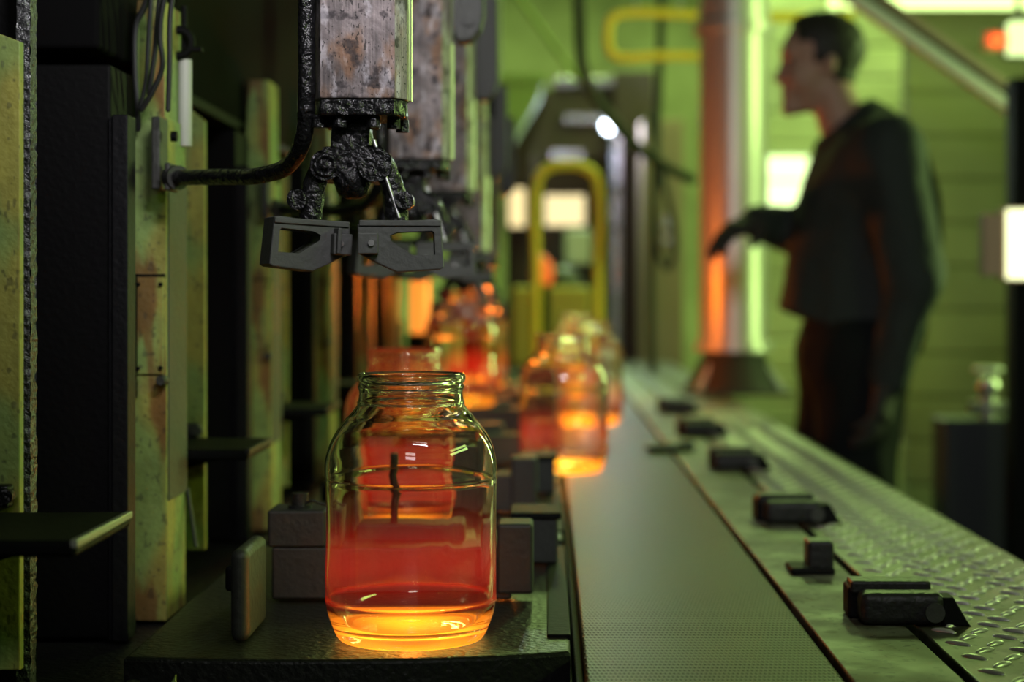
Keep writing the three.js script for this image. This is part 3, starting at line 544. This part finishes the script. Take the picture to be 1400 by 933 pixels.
// ---------------------------------------------------------------- background of the hall
{
  const arch = thing('yellow_arch', 'yellow tube safety arch standing over the far belt', 'safety arch', [0, 0, -7], '');
  const a = X(733, 7), b = X(818, 7), top = Y(226, 7), r = 0.019;
  obj('hoop', tube([V(a, 0.72, 0), V(a, 1.1, 0), V(a, top - 0.1, 0), V(a + 0.02, top - 0.03, 0), V(a + 0.08, top, 0), V((a + b) / 2, top, 0), V(b - 0.08, top, 0), V(b - 0.02, top - 0.03, 0), V(b, top - 0.1, 0), V(b, 1.1, 0), V(b, 0.72, 0)], r, 120, 14), M.yellow, arch);
  obj('foot', box(a - 0.05, a + 0.05, 0.684, 0.73, -0.05, 0.05, 0.003), M.yellow, arch); obj('foot', box(b - 0.05, b + 0.05, 0.719, 0.735, -0.05, 0.05, 0.003), M.yellow, arch);

  const g = thing('dark_gantry', 'dark brown steel gantry framing the far end of the belt', 'gantry', [0, 0, -9.3], '');
  const z = 9.3;
  obj('pillar', box(X(838, z), X(893, z), 0, Y(100, z), -0.2, 0.1, 0.01), M.brown, g);
  obj('pillar', box(X(724, z), X(738, z), 0, Y(215, z), -0.2, 0.1, 0.01), M.brown, g);
  obj('hood', prism([[X(722, z), Y(215, z)], [X(840, z), Y(215, z)], [X(840, z), Y(104, z)], [X(760, z), Y(104, z)]], 0.35, 0.005), M.brown, g);
  obj('back_sheet', box(X(690, z), X(845, z), 0, Y(110, z), -0.5, -0.45), M.brown, g);
  for (const [x0, x1, y] of [[757, 870, 112], [770, 830, 162], [752, 798, 211]]) obj('cross_rail', box(X(x0, z), X(x1, z), Y(y + 7, z), Y(y - 5, z), 0.0, 0.04, 0.004), M.violet, g);

  const lp = P(833, 172, 8.9), l = thing('bulkhead_lamp', 'round blue-white lamp shining on the gantry pillar', 'lamp', [lp.x, lp.y, lp.z], '');
  obj('lamp_globe', new THREE.SphereGeometry(0.032, 24, 16).scale(1, 1, 0.8).translate(0, 0, 0.03), glow(0.75, 0.85, 1.0, 22), l);
  obj('lamp_base', cylZ(0, 0, -0.12, 0.004, 0.04), M.greyPaint, l);
  const pl = new THREE.PointLight(lin(0.7, 0.8, 1.0), 1.2); pl.name = 'lamp_light'; pl.position.set(0, 0, 0.03); pl.castShadow = true; l.add(pl);
  const c = thing('conduit', 'pale violet upright conduit below the blue-white lamp', 'conduit', [X(843, 8.9), 0, -8.98], '');
  obj('tube', cylY(0, 0, Y(184, 8.98), 0, 0.028), M.violet, c);
  for (const y of [200, 255, 310]) obj('saddle', cylY(0, Y(y + 5, 8.98), Y(y, 8.98), 0, 0.036), M.greyPaint, c);
}
// lit openings far behind
[[707, 284, 22, 52, 9.6, [1, 0.8, 0.38], 1.3, 'narrow warm lit opening left of the arch'], [772, 288, 54, 42, 9.6, [1, 0.82, 0.42], 1.3, 'wide warm lit opening seen through the arch']].forEach(([px, py, w, h, d, c, k, label]) => {
  const p = P(px, py, d), s = d / F, t = thing('lit_window', label.replace(' left of the arch', ' beside the yellow arch'), 'window', [p.x, p.y, p.z], '');
  obj('pane', box(-w * s / 2, w * s / 2, -h * s / 2, h * s / 2, -0.01, 0, 0), glow(...c, k), t);
  obj('frame', [box(-w * s / 2 - 0.03, w * s / 2 + 0.03, h * s / 2, h * s / 2 + 0.03, -0.03, 0.02), box(-w * s / 2 - 0.03, w * s / 2 + 0.03, -h * s / 2 - 0.03, -h * s / 2, -0.03, 0.02), box(-w * s / 2 - 0.03, -w * s / 2, -h * s / 2, h * s / 2, -0.03, 0.02), box(w * s / 2, w * s / 2 + 0.03, -h * s / 2, h * s / 2, -0.03, 0.02)], M.brown, t);
  obj('stand', box(-0.06, 0.06, -p.y, -h * s / 2 - 0.02, -0.08, -0.02), M.brown, t);
  const a = new THREE.RectAreaLight(lin(...c), k * 0.8, w * s, h * s); a.name = 'window_light'; a.position.z = 0.03; a.rotation.y = Math.PI; t.add(a);
});
{
  const t = thing('yellow_machine', 'yellow machine housing with grey dome behind the belt jars', 'machine', [X(752, 7.7), 0, -7.7], '');
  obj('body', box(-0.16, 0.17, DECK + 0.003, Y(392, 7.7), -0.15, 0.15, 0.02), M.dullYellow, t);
  obj('dome', new THREE.SphereGeometry(0.09, 28, 14, 0, Math.PI * 2, 0, Math.PI / 2).translate(0.05, Y(392, 7.7) - 0.005, 0), M.greyArm, t);
  const b = thing('pale_box', 'pale green box below the lit opening inside the arch', 'box', [X(788, 9), 0, -8.6], '');
  obj('body', box(-0.06, 0.06, Y(362, 8.6), Y(315, 8.6), -0.06, 0.06, 0.01), M.pale, b); obj('post', box(-0.02, 0.02, 0, Y(362, 8.6), -0.02, 0.02), M.brown, b);
  const h = thing('hot_gob', 'red-hot lump of glass on a stand beside the yellow arch', 'hot glass', [X(741, 7.4), 0, -7.35], '');
  obj('gob', roughen(new THREE.SphereGeometry(0.05, 24, 16).scale(0.9, 1.35, 0.9), 0.006, 0.03).translate(0, Y(372, 7.4), 0), glow(1, 0.16, 0.02, 0.9), h);
  obj('stand', cylY(0, 0.7, Y(388, 7.4), 0, 0.03), M.black, h);
}
{
  const d = 7.2, t = thing('khaki_cabinet', 'tall khaki cabinet beside the standing duct', 'cabinet', [0, 0, -8.75], '');
  obj('body', box(X(905, d), X(975, d), 0, Y(112, d), -0.4, 0, 0.01), M.khaki, t);
  obj('door', box(X(908, d), X(970, d), 0.1, Y(125, d), 0, 0.015, 0.004), M.khaki, t);
  for (const y of [275, 288, 312]) obj('gauge', cylZ(X(947, d), Y(y, d), 0.01, 0.03, 0.018), M.steel, t);
}
const cable = (label, r, ...pts) => tag(obj('cable', capped(pts.map((p) => P(...p)), r, 60, 8), M.rubber), label, 'cable', 'hanging cables');
cable('thick black cable hanging from above the gantry and slanting to the cabinet', 0.022, [790, -60, 6.5], [792, 20, 6.5], [800, 105, 6.5], [850, 180, 6.6], [905, 225, 6.8], [945, 245, 7.0]);
cable('black cable falling down the cabinet edge', 0.016, [905, -60, 6.9], [903, 60, 6.9], [898, 180, 6.9], [893, 300, 6.9], [890, 400, 6.9], [892, 520, 6.9]);
cable('black looped cable beside the gantry pillar', 0.013, [888, 160, 6.8], [900, 220, 6.8], [915, 280, 6.8], [923, 335, 6.8], [914, 368, 6.8], [900, 345, 6.8], [896, 280, 6.8], [900, 225, 6.8]);
{
  const d = 6.2, t = thing('yellow_pipe', 'bent yellow gas pipe below the roof, reaching the standing duct', 'pipe', [0, 0, 0], '');
  obj('pipe', tube([P(1060, 22, d), P(960, 20, d), P(840, 22, d), P(832, 40, d), P(838, 74, d), P(900, 76, d), P(990, 76, d)], 0.016, 120, 12), M.yellow, t);
  for (const px of [870, 930]) obj('hanger', rod(P(px, 22, d), P(px, -500, d), 0.006), M.steel, t);
  const u = thing('yellow_conduit', 'straight yellow pipe behind the worker\'s head', 'pipe', [0, 0, 0], '');
  obj('pipe', cylX(X(1040, 6.2), X(1170, 6.2), Y(22, 6.25), -6.25, 0.022), M.yellow, u); obj('hanger', rod(P(1150, 22, 6.25), P(1150, -500, 6.25), 0.006), M.steel, u);
  const h = thing('green_hopper', 'green wedge-shaped hopper above the arch', 'hopper', [0, 0, -8], '');
  obj('chute', prism([[X(672, 8), Y(112, 8)], [X(742, 8), Y(112, 8)], [X(738, 8), Y(130, 8)], [X(690, 8), Y(212, 8)], [X(672, 8), Y(212, 8)]], 0.3, 0.005), M.greenPaint, h);
  obj('rim', box(X(668, 8), X(746, 8), Y(112, 8), Y(102, 8), -0.31, 0.01), M.greenPaint, h);
  obj('stay', rod(V(X(680, 8), Y(102, 8), -0.1), V(X(680, 8), HY, -0.1), 0.012), M.steel, h);
  tag(obj('slanting_bar', rod(P(690, -30, 7), P(792, 112, 7.4), 0.011), M.greenPaint), 'thin green bar slanting down to the thick black cable', 'bar');
  const w = thing('green_tank', 'upright pale green tank behind the row of grippers', 'tank', [X(655, 10), 0, -10], '');
  obj('shell', cylY(0, 0, Y(-60, 10), 0, 0.1), M.greenPaint, w); obj('band', cylY(0, Y(130, 10), Y(118, 10), 0, 0.106), M.greyPaint, w);
}
// lit window in the partition, lamp strip, beam, signals
{
  const d = 8.98, p = P(1066, 247, d), t = thing('lit_window', 'very bright green-white window in the partition between duct and worker', 'window', [p.x, p.y, p.z], '');
  obj('pane', box(-0.075, 0.14, -0.13, 0.12, -0.006, 0), glow(0.75, 1, 0.42, 2.4), t);
  obj('frame', [box(-0.09, 0.155, 0.12, 0.135, -0.01, 0.02), box(-0.09, 0.155, -0.145, -0.13, -0.01, 0.02), box(-0.09, 0.155, -0.005, 0.005, 0, 0.012)], M.pale, t);
  const a = new THREE.RectAreaLight(lin(0.75, 1, 0.42), 3, 0.3, 0.28); a.name = 'window_light'; a.position.set(0, 0, 0.03); a.rotation.y = Math.PI; t.add(a);

  const f = thing('strip_lamp', 'bright green-white strip lamp high on the dull siding screen', 'lamp', [X(1300, 6.3), Y(3, 6.3), -6.3], '');
  obj('tube', box(-0.42, 0.42, -0.022, 0.022, -0.02, 0.02, 0.01), glow(0.72, 1, 0.32, 2.6), f);
  obj('housing', box(-0.44, 0.44, 0.024, 0.07, -0.06, 0.04, 0.005), M.greyPaint, f);
  obj('bracket', [box(-0.3, -0.27, 0.03, 0.05, -0.4, 0), box(0.27, 0.3, 0.03, 0.05, -0.4, 0)], M.greyPaint, f);
  const fl = new THREE.RectAreaLight(lin(0.6, 1, 0.2), 14, 0.84, 0.04); fl.name = 'lamp_light'; fl.position.set(0, -0.03, 0); fl.rotation.x = -Math.PI / 2; f.add(fl);

  const b = thing('sloping_beam', 'pale sloping stair beam with a darker rail above it', 'beam', [0, 0, 0], '');
  const q0 = P(1130, -32, 5.2), q1 = P(1440, 186, 5.2), dir = q1.clone().sub(q0), L = dir.length() * (HX1 - 0.02 - q0.x) / dir.x, ang = Math.atan2(dir.y, dir.x);
  const bar = (h, off, z) => box(0, L, -h / 2, h / 2, -0.03, 0.03, 0.004).rotateZ(ang).translate(q0.x - Math.sin(ang) * off, q0.y + Math.cos(ang) * off, q0.z + z);
  obj('stringer', bar(0.032, -0.008, 0), M.pale, b); obj('rail', bar(0.022, 0.04, -0.02), M.khaki, b); obj('shadow_gap_strip', bar(0.02, 0.018, -0.02), M.black, b);

  obj('hanger', rod(V(q0.x + 0.05, q0.y, q0.z), V(q0.x + 0.05, HY, q0.z), 0.01), M.steel, b);
  const s = thing('signal_lamp', 'small red signal lamp beside a bright box at the picture edge', 'signal lamp', [X(1362, 5), Y(55, 5), -5], '');
  obj('lens', new THREE.SphereGeometry(0.02, 20, 14), glow(1, 0.12, 0.02, 2.2), s); obj('hood', cylX(-0.03, 0.03, 0, -0.02, 0.03), M.tan, s); obj('arm', box(0.02, 0.03, -0.012, 0.012, -0.03, 0.0), M.black, s);
  const rl = new THREE.PointLight(lin(1, 0.1, 0.02), 0.02); rl.name = 'signal_light'; rl.castShadow = true; rl.position.set(0, 0, 0.03); s.add(rl);
  const k = thing('lit_box', 'small bright green-white box above the lit panel', 'lamp', [X(1395, 5), Y(52, 5), -5], '');
  obj('face', box(-0.03, 0.05, -0.045, 0.045, -0.04, 0.02, 0.004), glow(0.75, 1, 0.4, 1.6), k); obj('back', box(-0.034, 0.054, -0.05, 0.05, -0.08, -0.041, 0.004), M.greyPaint, k); obj('hanger', rod(V(0.01, 0.045, -0.06), V(0.01, HY - Y(52, 5), -0.06), 0.008), M.greyPaint, k);

  const c = thing('control_display', 'bright white lit control panel with a tan side on a dark post', 'control panel', [X(1388, 4.5), Y(334, 4.5), -4.5], '');
  obj('screen', box(-0.022, 0.12, -0.085, 0.085, 0, 0.006, 0.002), glow(0.95, 1, 0.55, 2.2), c);
  obj('side', box(-0.078, -0.026, -0.078, 0.075, -0.05, 0.006, 0.004), M.tan, c); obj('back', box(-0.03, 0.125, -0.09, 0.09, -0.06, -0.001, 0.004), M.tan, c);
  obj('post', box(0.016, 0.076, -Y(334, 4.5), 0.42, -0.16, -0.07, 0.004), M.black, c);
  const cl = new THREE.RectAreaLight(lin(0.95, 1, 0.55), 2.2, 0.14, 0.17); cl.name = 'panel_light'; cl.position.set(0.05, 0, 0.02); cl.rotation.y = Math.PI; c.add(cl);

  const v = thing('control_cabinet', 'dark blue floor cabinet with a blue edge below the lit panel', 'cabinet', [X(1338, 4.9), 0, -4.9], '');
  obj('body', box(-0.1, 0.11, 0, Y(572, 4.9), -0.12, 0.05, 0.008), M.darkBlue, v); obj('blue_edge', box(0.06, 0.09, 0.05, Y(575, 4.9), 0.05, 0.06, 0.003), M.blue, v);
  const g = thing('valve', 'small shiny valve on top of the dark blue cabinet', 'valve', [X(1350, 4.9), Y(572, 4.9), -4.9], '');
  obj('body', [cylY(0, 0, 0.1, 0, 0.02), cylX(-0.05, 0.05, 0.03, 0, 0.018)], M.steel, g); obj('cap', new THREE.SphereGeometry(0.03, 20, 14).translate(0, 0.085, 0.01), M.steel, g); obj('wheel', new THREE.TorusGeometry(0.034, 0.007, 8, 24).rotateX(Math.PI / 2).translate(0, 0.13, 0), M.pale, g);
}

// ---------------------------------------------------------------- the worker
function surface(f, lo, hi, cell) {                               // naive surface nets over a signed distance
  const n = [0, 1, 2].map((i) => Math.ceil((hi[i] - lo[i]) / cell) + 1), [nx, ny, nz] = n, at = (i, j, k) => (k * ny + j) * nx + i, val = new Float32Array(nx * ny * nz);
  for (let k = 0; k < nz; k++) for (let j = 0; j < ny; j++) for (let i = 0; i < nx; i++) val[at(i, j, k)] = f(lo[0] + i * cell, lo[1] + j * cell, lo[2] + k * cell);
  const id = new Int32Array(val.length).fill(-1), pos = [], idx = [];
  for (let k = 0; k < nz - 1; k++) for (let j = 0; j < ny - 1; j++) for (let i = 0; i < nx - 1; i++) {
    let c = 0, sx = 0, sy = 0, sz = 0; const v = (a) => val[at(i + (a & 1), j + ((a >> 1) & 1), k + (a >> 2))];
    for (let a = 0; a < 8; a++) for (const b of [1, 2, 4]) if (!(a & b)) { const p = v(a), q = v(a | b); if (p < 0 !== q < 0) { const t = p / (p - q); c++; sx += (a & 1) + (b === 1 ? t : 0); sy += ((a >> 1) & 1) + (b === 2 ? t : 0); sz += (a >> 2) + (b === 4 ? t : 0); } }
    if (c) { id[at(i, j, k)] = pos.length / 3; pos.push(lo[0] + (i + sx / c) * cell, lo[1] + (j + sy / c) * cell, lo[2] + (k + sz / c) * cell); }
  }
  const quad = (a, b, c, d, flip) => { if (Math.min(a, b, c, d) < 0) return; flip ? idx.push(a, c, b, a, d, c) : idx.push(a, b, c, a, c, d); };
  for (let k = 1; k < nz - 1; k++) for (let j = 1; j < ny - 1; j++) for (let i = 1; i < nx - 1; i++) {
    const s = val[at(i, j, k)] < 0;
    if (s !== val[at(i + 1, j, k)] < 0) quad(id[at(i, j - 1, k - 1)], id[at(i, j, k - 1)], id[at(i, j, k)], id[at(i, j - 1, k)], !s);
    if (s !== val[at(i, j + 1, k)] < 0) quad(id[at(i - 1, j, k - 1)], id[at(i - 1, j, k)], id[at(i, j, k)], id[at(i, j, k - 1)], !s);
    if (s !== val[at(i, j, k + 1)] < 0) quad(id[at(i - 1, j - 1, k)], id[at(i, j - 1, k)], id[at(i, j, k)], id[at(i - 1, j, k)], !s);
  }
  const g = new THREE.BufferGeometry(); g.setAttribute('position', new THREE.Float32BufferAttribute(pos, 3)); g.setIndex(idx); g.computeVertexNormals(); return g;
}
const smin = (a, b, k) => { const h = Math.max(k - Math.abs(a - b), 0) / k; return Math.min(a, b) - h * h * k * 0.25; };
const cap = (a, b, ra, rb) => { const dx = b.x - a.x, dy = b.y - a.y, dz = b.z - a.z, L = dx * dx + dy * dy + dz * dz || 1e-9; return (x, y, z) => { const t = clamp(((x - a.x) * dx + (y - a.y) * dy + (z - a.z) * dz) / L); return Math.hypot(x - a.x - dx * t, y - a.y - dy * t, z - a.z - dz * t) - mix(ra, rb, t); }; };
const ball = (c, rx, ry, rz, tilt = 0) => { const co = Math.cos(tilt), si = Math.sin(tilt), m = Math.min(rx, ry, rz); return (x, y, z) => { const a = x - c.x, b = y - c.y, u = (a * co + b * si) / rx, v = (-a * si + b * co) / ry, w = (z - c.z) / rz; return (Math.hypot(u, v, w) - 1) * m; }; };
const union = (k, ...fs) => (x, y, z) => { let d = fs[0](x, y, z); for (let i = 1; i < fs.length; i++) d = smin(d, fs[i](x, y, z), k); return d; };
{
  const d = 4.6, s = d / F, ox = X(1165, d), W0 = (px, py, dz = 0) => V(X(px, d) - ox, Y(py, d), dz);   // figure's own axes: origin on the floor under the hips
  const t = thing('person', 'worker in a dark jacket and trousers, bending forward slightly and reaching out over the belt', 'person', [ox, 0, -d]);
  // joints
  const head = W0(1120, 76), neck0 = W0(1138, 128), neck1 = W0(1160, 195), chest = W0(1180, 250), belly = W0(1168, 390), hip = W0(1168, 480);
  const shN = W0(1196, 214, 0.185), elN = W0(1222, 380, 0.25), wrN = W0(1190, 512, 0.24), shF = W0(1172, 214, -0.185), elF = W0(1120, 325, -0.2), wrF = W0(1040, 303, -0.03);
  const hipN = W0(1168, 490, 0.095), knN = W0(1160, 700, 0.1), anN = W0(1176, 918, 0.1), hipF = W0(1160, 490, -0.095), knF = W0(1140, 700, -0.12), anF = W0(1130, 918, -0.13);
  const foot = (a) => V(a.x - 0.17, 0.035, a.z);
  // head and face: facing -x, chin a little down
  const H = (u, v, w = 0) => { const a = 0.1, p = u * s, q = v * s; return V(head.x + p * Math.cos(a) - q * Math.sin(a) , head.y + p * Math.sin(a) * 1 + q * Math.cos(a), w); };
  const headF = union(0.02, ball(H(4, 6), 0.098, 0.088, 0.074), ball(H(-18, -32), 0.062, 0.062, 0.056), cap(H(-44, -2), H(-57, -26), 0.009, 0.014), cap(H(-48, -68), H(-22, -60), 0.02, 0.03), cap(H(-40, 10, 0.03), H(-40, 10, -0.03), 0.016, 0.016), cap(H(-47, -45, 0.012), H(-47, -45, -0.012), 0.011, 0.011), cap(H(-49, -53, 0.01), H(-49, -53, -0.01), 0.01, 0.01),
    cap(H(10, -8, 0.07), H(8, -26, 0.07), 0.012, 0.008), cap(H(10, -8, -0.07), H(8, -26, -0.07), 0.012, 0.008), ball(H(-30, -28, 0.03), 0.03, 0.03, 0.026), ball(H(-30, -28, -0.03), 0.03, 0.03, 0.026), cap(neck0, neck1, 0.056, 0.062));
  const parts = [surface(headF, [head.x - 0.16, neck1.y - 0.02, -0.12], [head.x + 0.16, head.y + 0.13, 0.12], 0.005)];
  // body under the clothes
  const bodyF = union(0.05, cap(neck0, neck1, 0.05, 0.058), ball(W0(1178, 265), 0.11, 0.17, 0.16), ball(W0(1166, 400), 0.105, 0.15, 0.145), ball(hip, 0.11, 0.1, 0.155), cap(shN, elN, 0.05, 0.04), cap(elN, wrN, 0.038, 0.027), cap(shF, elF, 0.05, 0.04), cap(elF, wrF, 0.038, 0.027), cap(hipN, knN, 0.08, 0.055), cap(knN, anN, 0.052, 0.035), cap(hipF, knF, 0.08, 0.055), cap(knF, anF, 0.052, 0.035), cap(V(anN.x + 0.02, 0.05, anN.z), foot(anN), 0.04, 0.03), cap(V(anF.x + 0.02, 0.05, anF.z), foot(anF), 0.04, 0.03));
  parts.push(surface(bodyF, [-0.45, -0.01, -0.4], [0.32, neck0.y, 0.4], 0.014));
  // hands: palm, four fingers, thumb, each in a thin dark work glove
  const gloves = [];
  const hand = (wrist, dir, up, grip) => {
    const f = dir.clone().normalize(), u = up.clone().addScaledVector(f, -up.dot(f)).normalize(), w = new THREE.Vector3().crossVectors(f, u), at = (a, b, c) => wrist.clone().addScaledVector(f, a).addScaledVector(u, b).addScaledVector(w, c);
    const bones = [cap(at(-0.03, 0, 0), at(0.02, 0, 0), 0.027, 0.028), cap(at(0.02, 0, -0.024), at(0.085, 0, -0.03), 0.017, 0.013), cap(at(0.02, 0, 0), at(0.09, 0.002, -0.008), 0.018, 0.014), cap(at(0.02, 0, 0.012), at(0.088, 0.001, 0.014), 0.017, 0.013), cap(at(0.02, 0, 0.02), at(0.078, -0.002, 0.034), 0.016, 0.012)];
    let palm = union(0.02, ...bones); const digits = [];
    [[-0.03, 0.04, 0], [-0.0085, 0.046, 0.1], [0.0135, 0.042, 0.15], [0.034, 0.033, 0.25]].forEach(([c, len, add], i) => {
      let p = at([0.085, 0.09, 0.088, 0.078][i], 0, c), a = 0.25 + add * 0.5; let r = 0.0095 - i * 0.0004;
      for (const l of [len, len * 0.68, len * 0.5]) { const q = p.clone().addScaledVector(f, Math.cos(a) * l).addScaledVector(u, -Math.sin(a) * l); digits.push(cap(p, q, r, r * 0.92)); p = q; r *= 0.92; a += grip; }
    });
    let p = at(0.02, -0.006, -0.034), q = at(0.05, -0.022, -0.058), e = at(0.08, -0.036, -0.062); const thumb = [cap(p, q, 0.0125, 0.0105), cap(q, e, 0.0105, 0.0088)];
    const fingers = (x, y, z) => { let m = 9; for (const g of digits) m = Math.min(m, g(x, y, z)); return m; };
    const all = (x, y, z) => smin(smin(palm(x, y, z), fingers(x, y, z), 0.006), Math.min(thumb[0](x, y, z), thumb[1](x, y, z)), 0.01);
    const c = at(0.07, -0.02, 0), R = 0.15; gloves.push(surface((x, y, z) => Math.max(all(x, y, z) - 0.0025, -(x - c.x + f.x * 0.12) * f.x - (y - c.y + f.y * 0.12) * f.y - (z - c.z + f.z * 0.12) * f.z), [c.x - R, c.y - R, c.z - R], [c.x + R, c.y + R, c.z + R], 0.004));
    return surface(all, [c.x - R, c.y - R, c.z - R], [c.x + R, c.y + R, c.z + R], 0.004);
  };
  const handF = hand(wrF, W0(975, 322, 0.05).sub(wrF), V(-0.1, 1, 0.15), 0.35), handN = hand(wrN, W0(1176, 580, 0.26).sub(wrN), V(1, 0.1, 0.5), 0.4);
  raw('body', metreUV(mergeGeometries([...parts, handF, handN].map((g) => { const q = g.toNonIndexed(); return q; }))), M.skin, t);
  for (const g of gloves) obj('glove', g, M.glove, t);
  const eyes = [1, -1].map((w) => new THREE.SphereGeometry(0.012, 14, 10).translate(H(-42, -3).x + 0.006, H(-42, -3).y, w * 0.031)); for (const e of eyes) obj('eye', e, M.eye, t);
  const skull = union(0.02, ball(H(4, 6), 0.098, 0.088, 0.074), cap(H(10, -8), W0(1150, 140), 0.05, 0.052));
  const hairF = (x, y, z) => { const u = (x - head.x) / s, v = (y - head.y) / s; return Math.max(skull(x, y, z) - mix(0.001, 0.012, step(-40, 12, v)), ((v > 16 ? -36 + (40 - v) * 0.15 : v > -14 ? -12 : 6 + (-14 - v) * 0.5) - u) * s, (-38 - v) * s) + (noise3(x * 90, y * 90, z * 90) - 0.5) * 0.005; };
  obj('hair', surface(hairF, [head.x - 0.14, head.y - 0.12, -0.11], [head.x + 0.15, head.y + 0.14, 0.11], 0.006), M.hair, t);
  // jacket: torso and sleeves, open at the neck, loose at the hem
  const wrinkle = (x, y, z, k) => (noise3(x * 13, y * 8 + 5, z * 13) - 0.5) * k;
  const torso = union(0.06, ball(W0(1186, 258), 0.145, 0.2, 0.2), cap(W0(1180, 285), W0(1172, 440), 0.15, 0.172), cap(shN, shF, 0.075, 0.075), cap(W0(1212, 222), W0(1226, 330), 0.1, 0.105), cap(W0(1140, 300), W0(1108, 436), 0.075, 0.075));
  const sleeves = union(0.035, cap(shN, elN, 0.074, 0.068), cap(elN, wrN, 0.066, 0.05), cap(shF, elF, 0.074, 0.064), cap(elF, wrF, 0.06, 0.045));
  const collar = cap(W0(1153, 165), W0(1172, 186), 0.088, 0.095);
  const jacketF = (x, y, z) => {
    let q = smin(smin(torso(x, y, z), sleeves(x, y, z), 0.045), collar(x, y, z), 0.03) + wrinkle(x, y, z, 0.02);
    q = Math.max(q, -(y - (Y(448, d) - (x + 0.06) * 0.35)) - (Math.min(Math.abs(z - 0.25), 1) < 0.1 && x > -0.06 ? 0.25 : 0));     // hem, the near sleeve hangs past it
    q = Math.max(q, -(Math.hypot((x - W0(1147, 0).x) * 1.0, z) - 0.074 + Math.max(0, Y(178, d) - y) * 3), y - (Y(164, d) + (x - W0(1150, 0).x) * 0.85));  // collar opening
    return q;
  };
  obj('jacket', surface(jacketF, [-0.34, 0.6, -0.36], [0.28, 1.52, 0.38], 0.011), M.jacket, t);
  const cuffs = [[elF, wrF], [elN, wrN]]; for (const [a, b] of cuffs) { const u = b.clone().sub(a).normalize(); obj('cuff', rod(b.clone().addScaledVector(u, -0.045), b.clone().addScaledVector(u, -0.005), 0.047, 20), M.jacket, t); }
  const trouF = (x, y, z) => Math.max(union(0.05, ball(W0(1168, 478), 0.15, 0.14, 0.18), cap(hipN, knN, 0.118, 0.095), cap(knN, V(anN.x, 0.1, anN.z), 0.09, 0.085), cap(hipF, knF, 0.112, 0.092), cap(knF, V(anF.x, 0.1, anF.z), 0.088, 0.085))(x, y, z) + wrinkle(x, y, z, 0.018), 0.06 - y);
  obj('trousers', surface(trouF, [-0.32, 0.02, -0.36], [0.32, 1.12, 0.36], 0.014), M.trousers, t);
  for (const a of [anN, anF]) obj('boot', surface((x, y, z) => Math.max(union(0.03, cap(V(a.x + 0.02, 0.13, a.z), V(a.x + 0.02, 0.05, a.z), 0.055, 0.052), cap(V(a.x + 0.01, 0.045, a.z), foot(a), 0.05, 0.044))(x, y, z), -y), [a.x - 0.25, -0.02, a.z - 0.09], [a.x + 0.11, 0.2, a.z + 0.09], 0.012), M.boot, t);
}

renderer.render(scene, camera);
